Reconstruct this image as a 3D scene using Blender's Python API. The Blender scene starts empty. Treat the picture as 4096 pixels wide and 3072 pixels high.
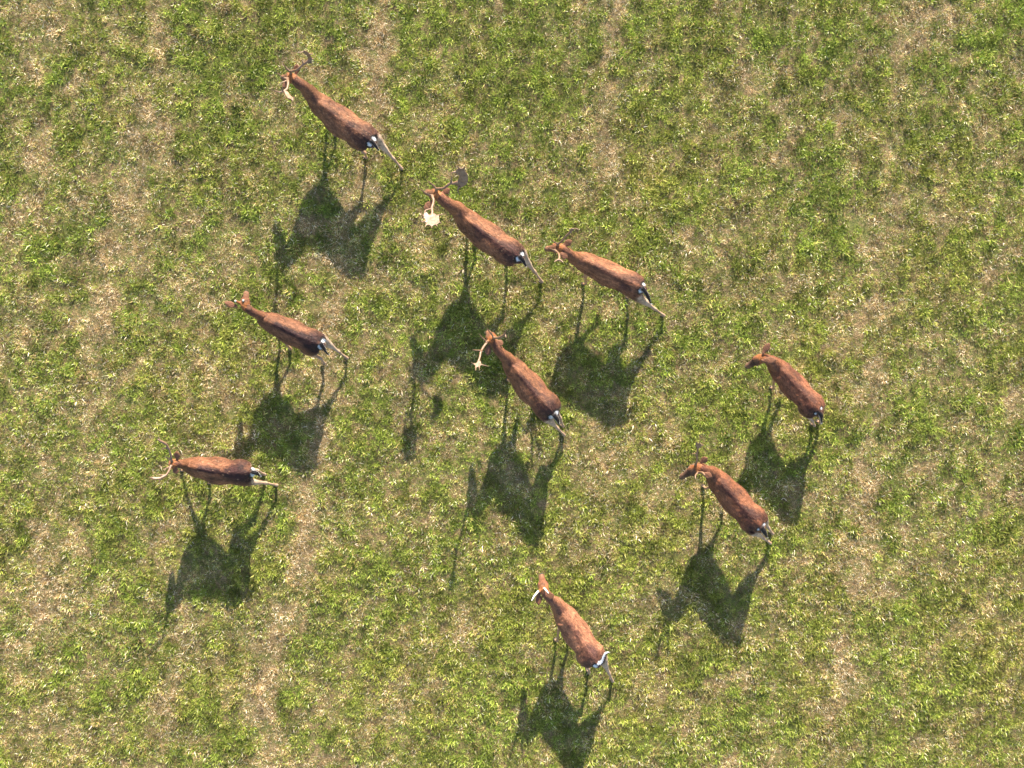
import bpy, bmesh, math, random
import numpy as np
from mathutils import Vector, Matrix, noise as mnoise
from mathutils.kdtree import KDTree

# ------------------------------------------------------------------ camera, sky, sun, exposure
H = 20.0                      # camera height (m), looking straight down
F = 5800.0                    # focal length in pixels of the 4096 px wide photograph
S = bpy.context.scene
cam_d = bpy.data.cameras.new('camera')
cam = bpy.data.objects.new('camera', cam_d)
S.collection.objects.link(cam)
cam.location = (0, 0, H)
cam_d.sensor_width = 36.0
cam_d.lens = F / 4096.0 * 36.0
cam_d.clip_end = 2000.0
S.camera = cam

SUN_EL = math.radians(25.0)
SUN_AZ = math.radians(7.5)    # from +Y (top of the picture) towards +X
w = bpy.data.worlds.new('World'); S.world = w
w.use_nodes = True
nt = w.node_tree
sky = nt.nodes.new('ShaderNodeTexSky')
sky.sky_type = 'NISHITA'
sky.sun_disc = False
sky.sun_elevation = SUN_EL
sky.sun_rotation = SUN_AZ
nt.links.new(sky.outputs[0], nt.nodes['Background'].inputs[0])
nt.nodes['Background'].inputs[1].default_value = 0.12
sun_d = bpy.data.lights.new('sun', 'SUN')
sun_d.energy = 5.0
sun_d.angle = math.radians(0.6)
sun_d.color = (1.0, 0.93, 0.80)
sun = bpy.data.objects.new('sun', sun_d)
S.collection.objects.link(sun)
sv = Vector((math.sin(SUN_AZ) * math.cos(SUN_EL), math.cos(SUN_AZ) * math.cos(SUN_EL), math.sin(SUN_EL)))
sun.rotation_euler = sv.to_track_quat('Z', 'Y').to_euler()
sun.location = sv * 30
S.view_settings.view_transform = 'Standard'
S.view_settings.look = 'None'
S.view_settings.exposure = 1.88
S.view_settings.gamma = 1.0
S.cycles.max_bounces = 5
S.cycles.transparent_max_bounces = 4

rng = np.random.default_rng(7)
random.seed(7)
C = S.collection


def P(px, py, z):
    """A photograph pixel at height z, as a point of the field."""
    k = (H - z) / F
    return Vector(((px - 2048.0) * k, (1536.0 - py) * k, z))


# ------------------------------------------------------------------ materials
def new_mat(name):
    m = bpy.data.materials.new(name)
    m.use_nodes = True
    n = m.node_tree.nodes
    n.clear()
    out = n.new('ShaderNodeOutputMaterial')
    return m, n, m.node_tree.links, out


def mixc(n, l, fac, a, b, blend='MIX'):
    x = n.new('ShaderNodeMix'); x.data_type = 'RGBA'; x.blend_type = blend
    for sock, v in ((x.inputs[0], fac), (x.inputs[6], a), (x.inputs[7], b)):
        if hasattr(v, 'links') or isinstance(v, bpy.types.NodeSocket):
            l.new(v, sock)
        elif isinstance(v, (int, float)):
            sock.default_value = v
        else:
            sock.default_value = (*v, 1)
    return x.outputs[2]


def math_n(n, l, op, a, b=None, c=None, clamp=False):
    x = n.new('ShaderNodeMath'); x.operation = op; x.use_clamp = clamp
    for i, v in enumerate((a, b, c)):
        if v is None: continue
        if isinstance(v, bpy.types.NodeSocket): l.new(v, x.inputs[i])
        else: x.inputs[i].default_value = v
    return x.outputs[0]


def noise_n(n, l, vec, scale, detail=3, rough=.6):
    x = n.new('ShaderNodeTexNoise')
    x.inputs['Scale'].default_value = scale
    x.inputs['Detail'].default_value = detail
    x.inputs['Roughness'].default_value = rough
    if vec is not None: l.new(vec, x.inputs['Vector'])
    return x.outputs[0]


def ramp_n(n, l, fac, stops):
    x = n.new('ShaderNodeValToRGB')
    e = x.color_ramp.elements
    while len(e) < len(stops): e.new(.5)
    for i, (p, c) in enumerate(stops):
        e[i].position = p; e[i].color = (*c, 1)
    l.new(fac, x.inputs[0])
    return x.outputs[0]


def mat_soil():
    m, n, l, out = new_mat('soil')
    g = n.new('ShaderNodeNewGeometry')
    a = noise_n(n, l, g.outputs['Position'], 3.0, 5)
    b = noise_n(n, l, g.outputs['Position'], 60.0, 4, .7)
    mus = noise_n(n, l, g.outputs['Position'], 14.0, 4, .65)
    c1 = ramp_n(n, l, b, [(.30, (.045, .026, .012)), (.5, (.150, .098, .040)), (.70, (.40, .27, .130))])
    c2 = ramp_n(n, l, b, [(.32, (.035, .042, .008)), (.6, (.125, .125, .022)), (.78, (.30, .25, .08))])
    f = ramp_n(n, l, math_n(n, l, 'ADD', math_n(n, l, 'MULTIPLY', a, .5), math_n(n, l, 'MULTIPLY', mus, .5)),
               [(.44, (0, 0, 0)), (.56, (1, 1, 1))])
    col = mixc(n, l, f, c2, c1)
    p = n.new('ShaderNodeBsdfPrincipled')
    l.new(col, p.inputs['Base Color'])
    p.inputs['Roughness'].default_value = .95
    bp = n.new('ShaderNodeBump'); bp.inputs['Distance'].default_value = .03; bp.inputs['Strength'].default_value = .8
    l.new(b, bp.inputs['Height']); l.new(bp.outputs[0], p.inputs['Normal'])
    l.new(p.outputs[0], out.inputs[0])
    return m


def mat_grass():
    m, n, l, out = new_mat('grass_blades')
    at = n.new('ShaderNodeAttribute'); at.attribute_name = 'blade'      # r: dryness threshold, g: shade, b: along the blade
    sp = n.new('ShaderNodeSeparateColor'); l.new(at.outputs['Color'], sp.inputs[0])
    ai = n.new('ShaderNodeAttribute'); ai.attribute_type = 'INSTANCER'; ai.attribute_name = 'dry'
    ah = n.new('ShaderNodeAttribute'); ah.attribute_type = 'INSTANCER'; ah.attribute_name = 'hue'
    # dry blade?
    d = math_n(n, l, 'SUBTRACT', ai.outputs['Fac'], sp.outputs[0])
    d = math_n(n, l, 'MULTIPLY_ADD', d, 7.0, .5, clamp=True)
    shade = sp.outputs[1]
    green = ramp_n(n, l, shade, [(0.0, (.038, .090, .003)), (.35, (.075, .165, .008)), (.7, (.170, .285, .014)), (1.0, (.42, .49, .09))])
    green2 = ramp_n(n, l, shade, [(0.0, (.080, .080, .004)), (.4, (.145, .180, .010)), (.75, (.285, .305, .024)), (1.0, (.62, .55, .18))])
    gcol = mixc(n, l, ah.outputs['Fac'], green, green2)
    straw = ramp_n(n, l, shade, [(0.0, (.14, .060, .022)), (.35, (.34, .190, .085)), (.7, (.62, .43, .24)), (1.0, (.92, .82, .66))])
    col = mixc(n, l, d, gcol, straw)
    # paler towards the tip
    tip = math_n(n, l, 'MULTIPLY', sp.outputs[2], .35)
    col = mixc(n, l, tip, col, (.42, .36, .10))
    av = n.new('ShaderNodeAttribute'); av.attribute_type = 'INSTANCER'; av.attribute_name = 'val'
    vv = math_n(n, l, 'MULTIPLY_ADD', av.outputs['Fac'], 1.25, .38)
    cv = n.new('ShaderNodeCombineColor')
    for i in range(3): l.new(vv, cv.inputs[i])
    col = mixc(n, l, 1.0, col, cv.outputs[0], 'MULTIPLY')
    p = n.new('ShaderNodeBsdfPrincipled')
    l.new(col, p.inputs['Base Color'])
    p.inputs['Roughness'].default_value = .5
    p.inputs['Specular IOR Level'].default_value = .22
    t = n.new('ShaderNodeBsdfTranslucent'); l.new(col, t.inputs[0])
    mx = n.new('ShaderNodeMixShader'); mx.inputs[0].default_value = .22
    l.new(p.outputs[0], mx.inputs[1]); l.new(t.outputs[0], mx.inputs[2])
    l.new(mx.outputs[0], out.inputs[0])
    return m


def mat_coat():
    m, n, l, out = new_mat('deer_coat')
    at = n.new('ShaderNodeAttribute'); at.attribute_name = 'coat'
    am = n.new('ShaderNodeAttribute'); am.attribute_name = 'mask'       # r: spots, g: clump strength
    sp = n.new('ShaderNodeSeparateColor'); l.new(am.outputs['Color'], sp.inputs[0])
    uv = n.new('ShaderNodeAttribute'); uv.attribute_name = 'flow'       # along, across, height (m)
    mp = n.new('ShaderNodeMapping'); mp.inputs['Scale'].default_value = (.35, 1, 1)
    l.new(uv.outputs['Vector'], mp.inputs['Vector'])
    hair = noise_n(n, l, mp.outputs[0], 75, 4, .7)
    clump = noise_n(n, l, mp.outputs[0], 16, 4, .65)
    k1 = math_n(n, l, 'MULTIPLY_ADD', hair, 2.6, -.3)
    k2 = math_n(n, l, 'MULTIPLY_ADD', clump, 2.4, -.2)
    k = math_n(n, l, 'MULTIPLY', k1, k2)
    k = math_n(n, l, 'MULTIPLY_ADD', math_n(n, l, 'SUBTRACT', k, 1.0), sp.outputs[1], 1.0)
    cb = n.new('ShaderNodeCombineColor')
    for i in range(3): l.new(k, cb.inputs[i])
    col = mixc(n, l, 1.0, at.outputs['Color'], cb.outputs[0], 'MULTIPLY')
    # faint rows of pale spots
    v = n.new('ShaderNodeTexVoronoi'); v.inputs['Scale'].default_value = 21
    mp2 = n.new('ShaderNodeMapping'); mp2.inputs['Scale'].default_value = (.8, 1.05, 1)
    l.new(uv.outputs['Vector'], mp2.inputs['Vector']); l.new(mp2.outputs[0], v.inputs['Vector'])
    s = ramp_n(n, l, v.outputs['Distance'], [(.10, (1, 1, 1)), (.26, (0, 0, 0))])
    s = math_n(n, l, 'MULTIPLY', s, sp.outputs[0])
    s = math_n(n, l, 'MULTIPLY', s, math_n(n, l, 'MULTIPLY_ADD', noise_n(n, l, uv.outputs['Vector'], 13, 2), 3.5, -.9, clamp=True))
    col = mixc(n, l, s, col, (.32, .19, .11))
    p = n.new('ShaderNodeBsdfPrincipled')
    l.new(col, p.inputs['Base Color'])
    p.inputs['Roughness'].default_value = .62
    p.inputs['Specular IOR Level'].default_value = .18
    p.inputs['Sheen Weight'].default_value = .10
    p.inputs['Sheen Roughness'].default_value = .45
    p.inputs['Sheen Tint'].default_value = (1, .8, .62, 1)
    bp = n.new('ShaderNodeBump'); bp.inputs['Distance'].default_value = .016; bp.inputs['Strength'].default_value = .9
    hh = math_n(n, l, 'ADD', math_n(n, l, 'MULTIPLY', hair, .5), clump)
    l.new(hh, bp.inputs['Height']); l.new(bp.outputs[0], p.inputs['Normal'])
    l.new(p.outputs[0], out.inputs[0])
    return m


def mat_antler():
    m, n, l, out = new_mat('antler_bone')
    tc = n.new('ShaderNodeTexCoord')
    a = noise_n(n, l, tc.outputs['Object'], 22, 4, .6)
    b = noise_n(n, l, tc.outputs['Object'], 90, 3, .6)
    c = ramp_n(n, l, a, [(.3, (.080, .036, .016)), (.5, (.150, .080, .042)), (.68, (.22, .132, .078))])
    c = mixc(n, l, math_n(n, l, 'MULTIPLY', b, .35), c, (.16, .09, .05))
    p = n.new('ShaderNodeBsdfPrincipled'); l.new(c, p.inputs['Base Color'])
    p.inputs['Roughness'].default_value = .5
    bp = n.new('ShaderNodeBump'); bp.inputs['Distance'].default_value = .006; l.new(a, bp.inputs['Height'])
    l.new(bp.outputs[0], p.inputs['Normal'])
    l.new(p.outputs[0], out.inputs[0])
    return m


def mat_plain(name, col, rough):
    m, n, l, out = new_mat(name)
    tc = n.new('ShaderNodeTexCoord')
    a = noise_n(n, l, tc.outputs['Object'], 120, 3, .6)
    c = mixc(n, l, math_n(n, l, 'MULTIPLY', a, .5), col, tuple(x * .45 for x in col))
    p = n.new('ShaderNodeBsdfPrincipled'); l.new(c, p.inputs['Base Color'])
    p.inputs['Roughness'].default_value = rough
    l.new(p.outputs[0], out.inputs[0])
    return m


M_SOIL, M_GRASS, M_COAT, M_ANT = mat_soil(), mat_grass(), mat_coat(), mat_antler()
M_HOOF = mat_plain('hoof_horn', (.050, .036, .028), .45)
M_EYE = mat_plain('dark_eye', (.012, .008, .006), .12)
M_PED = mat_plain('pale_antler_stub', (.55, .50, .42), .5)


# ------------------------------------------------------------------ noise fields
def vnoise(x, y, cell, seed):
    r = np.random.default_rng(seed).random((512, 512))
    u, v = x / cell + 211.3, y / cell + 187.7
    i, j = np.floor(u).astype(int), np.floor(v).astype(int)
    fu, fv = u - i, v - j
    fu = fu * fu * (3 - 2 * fu); fv = fv * fv * (3 - 2 * fv)
    g = lambda a, b: r[a % 512, b % 512]
    return (g(i, j) * (1 - fu) + g(i + 1, j) * fu) * (1 - fv) + (g(i, j + 1) * (1 - fu) + g(i + 1, j + 1) * fu) * fv


def fbm(x, y, cell, seed, octv=3):
    s = 0; a = 1; t = 0
    for k in range(octv):
        s = s + a * vnoise(x, y, cell / 2 ** k, seed + k); t += a; a *= .55
    return s / t


# worn straw coloured patches of the field: px, py (photograph), radius x, radius y (m), strength
DRY = [(222, 100, .45, .5, .5), (110, 240, .45, .6, .6), (140, 520, .5, .6, .45), (90, 600, .4, .7, .6), (110, 730, .4, .4, .4),
       (620, 120, .28, .6, .6), (600, 240, .3, .5, .7), (560, 400, .3, .6, .5), (520, 530, .35, .4, .6), (495, 620, .3, .5, .6),
       (480, 740, .3, .4, .5), (460, 880, .4, .5, .4), (410, 1060, .5, .4, .5), (310, 1180, .4, .3, .3), (320, 1420, .6, .4, .6),
       (1520, 90, .3, .5, .55), (1520, 180, .25, .4, .6), (1490, 290, .3, .5, .75), (1480, 370, .3, .3, .5), (1390, 880, .4, .6, .55),
       (1370, 1020, .35, .5, .6), (1340, 1190, .35, .6, .7), (1310, 1290, .3, .4, .6), (900, 1260, .35, .35, .55), (960, 1450, .4, .35, .5),
       (1060, 1060, .4, .3, .4), (1000, 950, .4, .3, .35), (2465, 46, .2, .5, .5), (3622, 90, .35, .6, .75), (3600, 260, .3, .5, .5),
       (3560, 560, .35, .6, .55), (3566, 800, .45, .6, .65), (3200, 700, .4, .5, .4), (3510, 1150, .4, .7, .5), (3460, 1250, .4, .5, .5),
       (2418, 400, .3, .6, .4), (3180, 1200, .4, .5, .4), (2900, 900, .6, .5, .3), (178, 1970, .4, .6, .6), (60, 2060, .4, .4, .4),
       (161, 2375, .5, .4, .5), (1178, 2160, .4, .5, .65), (1190, 2350, .4, .5, .7), (1097, 2520, .3, .6, .9), (1080, 2640, .25, .5, .9),
       (1065, 2780, .25, .5, .7), (742, 2490, .4, .5, .65), (650, 2680, .4, .4, .5), (50, 2570, .5, .5, .55), (3468, 2000, .4, .5, .5),
       (3468, 2214, .4, .5, .65), (3388, 2408, .5, .5, .6), (3800, 2600, .8, .6, .4), (2500, 2800, .6, .5, .35), (2700, 2150, .4, .5, .35),
       (3600, 2900, .9, .5, .35), (300, 2900, .8, .5, .35), (1300, 1700, .5, .4, .5), (1150, 1850, .4, .3, .35), (700, 2300, .35, .5, .5),
       (2390, 1500, .4, .3, .3), (3700, 1700, .5, .8, .3), (1900, 2900, .7, .4, .3), (2850, 1500, .6, .5, .25), (4000, 1000, .4, .8, .25)]
# lush green patches
LUSH = [(330, 150, .9, .7, .35), (760, 150, .7, .8, .4), (60, 380, .3, .4, .4), (960, 560, .7, .6, .35), (1300, 620, .4, .5, .4),
        (900, 780, .6, .5, .3), (1000, 100, .9, .4, .35), (1750, 120, .5, .7, .35), (1900, 500, .8, .8, .35), (2150, 300, .7, .7, .3),
        (2400, 200, .6, .6, .25), (3150, 120, .5, .5, .3), (2560, 640, .6, .6, .3), (3050, 720, .5, .5, .25), (3850, 300, .7, .7, .3),
        (1400, 900, .5, .5, .3), (1300, 840, .35, .4, .4), (1780, 1300, .7, .6, .4), (2000, 1250, .5, .5, .35), (560, 1300, .7, .6, .3),
        (1160, 1620, .5, .4, .45), (450, 2150, .7, .8, .3), (620, 2000, .4, .4, .3), (900, 2650, .7, .7, .25), (1500, 2400, .9, .9, .3),
        (1700, 1700, .7, .7, .3), (2000, 2100, .6, .7, .25), (2300, 2350, .7, .5, .25), (3200, 1950, .6, .7, .3), (2900, 2100, .4, .4, .4),
        (2550, 1250, .5, .5, .3), (2430, 1500, .4, .5, .3), (3500, 1450, .5, .4, .25), (3700, 700, .5, .5, .2), (100, 1450, .5, .5, .3),
        (200, 900, .6, .6, .25), (700, 1500, .6, .4, .25), (200, 2750, .6, .4, .2), (2150, 2750, .5, .5, .2), (4000, 2150, .3, .4, .3)]


# worn wheel tracks running down the picture: points (photograph), half width (m), strength
STRIPS = [([(620, -100), (610, 350), (540, 700), (480, 950), (400, 1300), (330, 1650)], .26, .42),
          ([(260, -50), (120, 260), (130, 600), (90, 900)], .28, .40),
          ([(1530, -60), (1490, 380), (1440, 700), (1390, 900), (1330, 1200), (1300, 1500), (1240, 1900), (1190, 2300), (1100, 2520), (1050, 2750), (1080, 3100)], .20, .55),
          ([(3640, -60), (3600, 300), (3540, 800), (3560, 1100), (3480, 1500), (3460, 2000), (3440, 2300), (3360, 2550), (3330, 3100)], .24, .38),
          ([(2470, -60), (2440, 200), (2418, 450), (2400, 700)], .14, .40),
          ([(190, 1850), (170, 2400), (60, 2700)], .25, .35), ([(760, 2250), (700, 2600), (640, 2900)], .22, .35)]


def dryness(x, y):
    d = .30 + .26 * (fbm(x, y, 1.3, 11) - .5) + .80 * (fbm(x, y, .42, 31) - .5) + .9 * (vnoise(x, y, .13, 41) - .5)
    # old rows run slantwise across the field
    u = (x * .82 + y * .57); v = (-x * .57 + y * .82)
    d = d + .35 * (vnoise(u / 4.5, v, .22, 77) - .5)
    for (lst, sg) in ((DRY, 1), (LUSH, -1)):
        for (px, py, rx, ry, s) in lst:
            q = P(px, py, 0)
            jx = .25 * (fbm(x + 31, y, .5, 51) - .5) * 2; jy = .25 * (fbm(x, y + 17, .5, 61) - .5) * 2
            g = np.exp(-(((x - q.x + jx) / (rx * .8)) ** 2 + ((y - q.y + jy) / (ry * .8)) ** 2))
            d = d + sg * s * (.18 if sg > 0 else .36) * g
    for pts, wd, st in STRIPS:
        wd = wd * .80; st = st * 1.55
        q = [P(a, b, 0) for a, b in pts]
        best = np.full(x.shape, 9.0)
        jx = x + .22 * (fbm(x + 3, y, .45, 71) - .5) + .10 * (fbm(x, y + 9, .12, 73) - .5)
        jy = y
        for u, v in zip(q[:-1], q[1:]):
            ex, ey = v.x - u.x, v.y - u.y
            t = np.clip(((jx - u.x) * ex + (jy - u.y) * ey) / (ex * ex + ey * ey), 0, 1)
            best = np.minimum(best, np.hypot(jx - u.x - t * ex, jy - u.y - t * ey))
        d = d + st * np.exp(-(best / wd) ** 2) * np.clip(2.6 * fbm(x, y, .5, 83) - .55, 0, 1.2)
    return d


# ------------------------------------------------------------------ ground
def build_ground():
    n = 260
    xs = np.linspace(-13, 13, n)
    X, Y = np.meshgrid(xs, xs, indexing='xy')
    Z = (fbm(X, Y, .35, 5) - .5) * .035 + (fbm(X, Y, 1.4, 9) - .5) * .05 - .02
    edge = np.clip((13 - np.maximum(abs(X), abs(Y))) / 2, 0, 1)
    Z = Z * edge - .02 * (1 - edge)
    V = np.stack([X.ravel(), Y.ravel(), Z.ravel()], 1)
    idx = np.arange(n * n).reshape(n, n)
    fa = np.stack([idx[:-1, :-1], idx[:-1, 1:], idx[1:, 1:], idx[1:, :-1]], -1).reshape(-1, 4)
    # ring reaching the horizon
    R = 600
    base = n * n
    ring = [(-R, -R, -.04), (R, -R, -.04), (R, R, -.04), (-R, R, -.04)]
    c = [idx[0, 0], idx[0, -1], idx[-1, -1], idx[-1, 0]]
    faces = fa.tolist()
    b = [base, base + 1, base + 2, base + 3]
    sides = [idx[0, :].tolist(), idx[:, -1].tolist(), idx[-1, ::-1].tolist(), idx[::-1, 0].tolist()]
    for k in range(4):
        faces.append([b[k], b[(k + 1) % 4]] + sides[k][::-1])
    me = bpy.data.meshes.new('ground')
    me.from_pydata(V.tolist() + ring, [], faces)
    me.polygons.foreach_set('use_smooth', [True] * len(me.polygons))
    me.materials.append(M_SOIL)
    o = bpy.data.objects.new('ground', me); C.objects.link(o)
    o['kind'] = 'structure'
    o['label'] = 'bare soil and thatch under the meadow grass'
    return o


def ground_z(x, y):
    return (fbm(x, y, .35, 5) - .5) * .035 + (fbm(x, y, 1.4, 9) - .5) * .05 - .02


def tuft_mesh(name, nb, rad, h0, h1, lean, wid, seed):
    r = random.Random(seed)
    V = []; Fc = []; col = []
    for b in range(nb):
        a = r.uniform(0, 2 * math.pi)
        ro = rad * math.sqrt(r.random())
        bx, by = ro * math.cos(a), ro * math.sin(a)
        da = a + r.gauss(0, .9)
        h = r.uniform(h0, h1)
        ln = min(1.5, max(.1, r.gauss(lean, .30)))
        wd = wid * r.uniform(.6, 1.35)
        thr, sh = r.random(), min(1, max(0, r.gauss(.5, .34)))
        x, y, z = bx, by, -.012
        wa = da + math.pi / 2 + r.gauss(0, .7)
        sx, sy = math.cos(wa), math.sin(wa)
        segs = 3
        i0 = len(V)
        for k in range(segs + 1):
            f = k / segs
            ww = wd * (1 - f ** 1.8) * (.75 + .25 * min(1, f * 3)) * .5
            if k < segs:
                V += [(x - sx * ww, y - sy * ww, z), (x + sx * ww, y + sy * ww, z)]
                col += [(thr, sh, f, 1)] * 2
            else:
                V.append((x, y, z)); col.append((thr, sh, f, 1))
            t = ln * (.55 + .75 * f)
            st = h / segs
            x += math.cos(da) * math.sin(t) * st; y += math.sin(da) * math.sin(t) * st; z += math.cos(t) * st
            da += r.gauss(0, .12)
        for k in range(segs - 1):
            Fc.append((i0 + 2 * k, i0 + 2 * k + 1, i0 + 2 * k + 3, i0 + 2 * k + 2))
        k = segs - 1
        Fc.append((i0 + 2 * k, i0 + 2 * k + 1, i0 + 2 * segs))
    me = bpy.data.meshes.new(name)
    me.from_pydata(V, [], Fc)
    ca = me.color_attributes.new('blade', 'FLOAT_COLOR', 'POINT')
    ca.data.foreach_set('color', np.array(col, dtype=np.float32).ravel())
    me.materials.append(M_GRASS)
    return me


def build_grass():
    X0, Y0 = 9.0, 7.2
    dens = 680
    N = int(4 * X0 * Y0 * dens)
    x = rng.uniform(-X0, X0, N); y = rng.uniform(-Y0, Y0, N)
    d = dryness(x, y)
    clump = .6 * vnoise(x, y, .13, 91) + .4 * fbm(x, y, .30, 95, 2)
    bare = np.clip(2.2 * (vnoise(x * .82 + y * .57, -x * .57 + y * .82, .11, 303) * .6 + fbm(x, y, .5, 307) * .4 - .56), 0, 1) * np.clip(d * 2 - .3, 0, 1)
    keep = rng.random(N) < np.clip(1.25 - .5 * bare - .45 * np.clip(d - .45, 0, 1) - .6 * np.clip(.42 - clump, 0, 1), .12, 1)
    x, y, d, clump = x[keep], y[keep], d[keep], clump[keep]
    N = len(x)
    z = ground_z(x, y)
    # size: lush tufts stand taller
    sc = (.58 + .90 * np.clip(clump - .2, 0, .7) + .35 * np.clip(.45 - d, -.4, .4)) * rng.uniform(.75, 1.25, N)
    hue = np.clip(fbm(x, y, .9, 131) * 1.5 - .5 + rng.normal(0, .22, N) + .012 * x - .02 * y, 0, 1)
    dry = np.clip(d + rng.normal(0, .06, N), 0.03, .97)
    var = np.where(rng.random(N) < np.clip(d - .16, .14, .65), rng.integers(8, 14, N), rng.integers(0, 8, N))
    me = bpy.data.meshes.new('grass')
    me.from_pydata(np.stack([x, y, z], 1).tolist(), [], [])
    val = np.clip(.5 + 1.1 * (vnoise(x, y, .075, 401) - .5) + rng.normal(0, .16, N), 0, 1)
    for nm, arr in (('val', val), ('dry', dry), ('hue', hue), ('size', sc), ('yaw', rng.uniform(0, 6.283, N))):
        at = me.attributes.new(nm, 'FLOAT', 'POINT'); at.data.foreach_set('value', arr.astype(np.float32))
    at = me.attributes.new('variant', 'INT', 'POINT'); at.data.foreach_set('value', var.astype(np.int32))
    o = bpy.data.objects.new('grass', me); C.objects.link(o)
    o['kind'] = 'stuff'
    o['category'] = 'grass'
    o['label'] = 'short green meadow grass mixed with dry straw'
    col = bpy.data.collections.new('tufts')
    for k in range(8):
        t = tuft_mesh('tuft', 20, .026, .035, .090, .74, .0058, 100 + k)
        col.objects.link(bpy.data.objects.new('tuft_%02d' % k, t))
    for k in range(6):
        t = tuft_mesh('tuft', 20, .052, .030, .095, 1.25, .0052, 200 + k)
        col.objects.link(bpy.data.objects.new('tuft_%02d' % (8 + k), t))
    g = bpy.data.node_groups.new('grass_scatter', 'GeometryNodeTree')
    g.interface.new_socket('Geometry', in_out='INPUT', socket_type='NodeSocketGeometry')
    g.interface.new_socket('Geometry', in_out='OUTPUT', socket_type='NodeSocketGeometry')
    n, l = g.nodes, g.links
    gi, go = n.new('NodeGroupInput'), n.new('NodeGroupOutput')
    ci = n.new('GeometryNodeCollectionInfo'); ci.inputs['Collection'].default_value = col
    ci.inputs['Separate Children'].default_value = True
    ci.inputs['Reset Children'].default_value = True
    ip = n.new('GeometryNodeInstanceOnPoints'); ip.inputs['Pick Instance'].default_value = True
    m2p = n.new('GeometryNodeMeshToPoints')

    def na(nm, ty='FLOAT'):
        q = n.new('GeometryNodeInputNamedAttribute'); q.data_type = ty; q.inputs[0].default_value = nm
        return q.outputs[0]
    l.new(gi.outputs[0], m2p.inputs[0]); l.new(m2p.outputs[0], ip.inputs['Points'])
    l.new(ci.outputs[0], ip.inputs['Instance'])
    l.new(na('variant', 'INT'), ip.inputs['Instance Index'])
    l.new(na('size'), ip.inputs['Scale'])
    cx = n.new('ShaderNodeCombineXYZ'); l.new(na('yaw'), cx.inputs[2])
    l.new(cx.outputs[0], ip.inputs['Rotation'])
    l.new(ip.outputs[0], go.inputs[0])
    md = o.modifiers.new('scatter', 'NODES'); md.node_group = g
    print('tufts', N)
    return o


# ------------------------------------------------------------------ body building
class Soup:
    """Closed lofts gathered before the remesh; every vertex remembers its part."""
    def __init__(s): s.v = []; s.f = []; s.tag = []

    def loft(s, rings, tag):
        k = len(rings[0]); i0 = len(s.v)
        for r in rings:
            s.v += [tuple(p) for p in r]; s.tag += [tag] * k
        for a in range(len(rings) - 1):
            for b in range(k):
                c = (b + 1) % k
                s.f.append((i0 + a * k + b, i0 + a * k + c, i0 + (a + 1) * k + c, i0 + (a + 1) * k + b))
        s.f.append(tuple(i0 + b for b in range(k))[::-1])
        s.f.append(tuple(i0 + (len(rings) - 1) * k + b for b in range(k)))


def catmull(pts, n):
    """Smooth resampling of a list of tuples (any dimension)."""
    A = np.array(pts, float)
    A = np.vstack([2 * A[0] - A[1], A, 2 * A[-1] - A[-2]])
    seg = len(A) - 3
    out = []
    for i in range(n):
        t = i / (n - 1) * seg
        k = min(int(t), seg - 1); u = t - k
        p0, p1, p2, p3 = A[k:k + 4]
        out.append(.5 * ((2 * p1) + (-p0 + p2) * u + (2 * p0 - 5 * p1 + 4 * p2 - p3) * u * u + (-p0 + 3 * p1 - 3 * p2 + p3) * u ** 3))
    return np.array(out)


def tube(soup, pts, tag, n=None, k=14, up=(0, 0, 1)):
    """pts: (x, y, z, ra, rb): ra sideways, rb in the bending plane (up side)."""
    A = catmull(pts, n or (len(pts) - 1) * 6 + 1)
    rings = []
    for i, a in enumerate(A):
        t = A[min(i + 1, len(A) - 1)][:3] - A[max(i - 1, 0)][:3]
        t = Vector(t).normalized()
        side = t.cross(Vector(up))
        if side.length < .05: side = t.cross(Vector((0, 1, 0)))
        side.normalize(); o = side.cross(t).normalized()
        c = Vector(a[:3])
        ra, rb = max(a[3], .002), max(a[4], .002)
        rings.append([c + side * (ra * math.cos(q)) + o * (rb * math.sin(q)) for q in [2 * math.pi * j / k for j in range(k)]])
    # round the ends off
    for end, dr in ((0, -1), (-1, 1)):
        c = Vector(A[end][:3]); t = Vector(A[end][:3] - A[1 if end == 0 else -2][:3]).normalized()
        r = min(A[end][3], A[end][4])
        cap = [c + (p - c) * .55 + t * r * .55 for p in rings[end]]
        if end == 0: rings.insert(0, cap)
        else: rings.append(cap)
    soup.loft(rings, tag)


def two_link(a, c, l1, l2, bend):
    """Middle joint between a and c, bent towards bend."""
    d = c - a; L = d.length
    if L >= (l1 + l2) * .995:
        k = l1 / (l1 + l2)
        return a + d * k + bend.normalized() * .020
    x = (l1 * l1 - l2 * l2 + L * L) / (2 * L)
    h = math.sqrt(max(l1 * l1 - x * x, 0))
    u = d.normalized()
    b = (bend - u * bend.dot(u)).normalized()
    return a + u * x + b * h


def soup_to_mesh(soup, name, voxel, smooth=4):
    me = bpy.data.meshes.new(name + '_src')
    me.from_pydata(soup.v, [], soup.f)
    bm = bmesh.new(); bm.from_mesh(me)
    bmesh.ops.recalc_face_normals(bm, faces=bm.faces)
    bmesh.ops.triangulate(bm, faces=[f for f in bm.faces if len(f.verts) > 4])
    bm.to_mesh(me); bm.free()
    o = bpy.data.objects.new(name + '_src', me); C.objects.link(o)
    r = o.modifiers.new('r', 'REMESH'); r.mode = 'VOXEL'; r.voxel_size = voxel; r.adaptivity = 0
    if smooth:
        s = o.modifiers.new('s', 'SMOOTH'); s.iterations = smooth; s.factor = .5
    dg = bpy.context.evaluated_depsgraph_get()
    res = bpy.data.meshes.new_from_object(o.evaluated_get(dg))
    bpy.data.objects.remove(o)
    res.name = name
    res.polygons.foreach_set('use_smooth', [True] * len(res.polygons))
    return res


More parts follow.
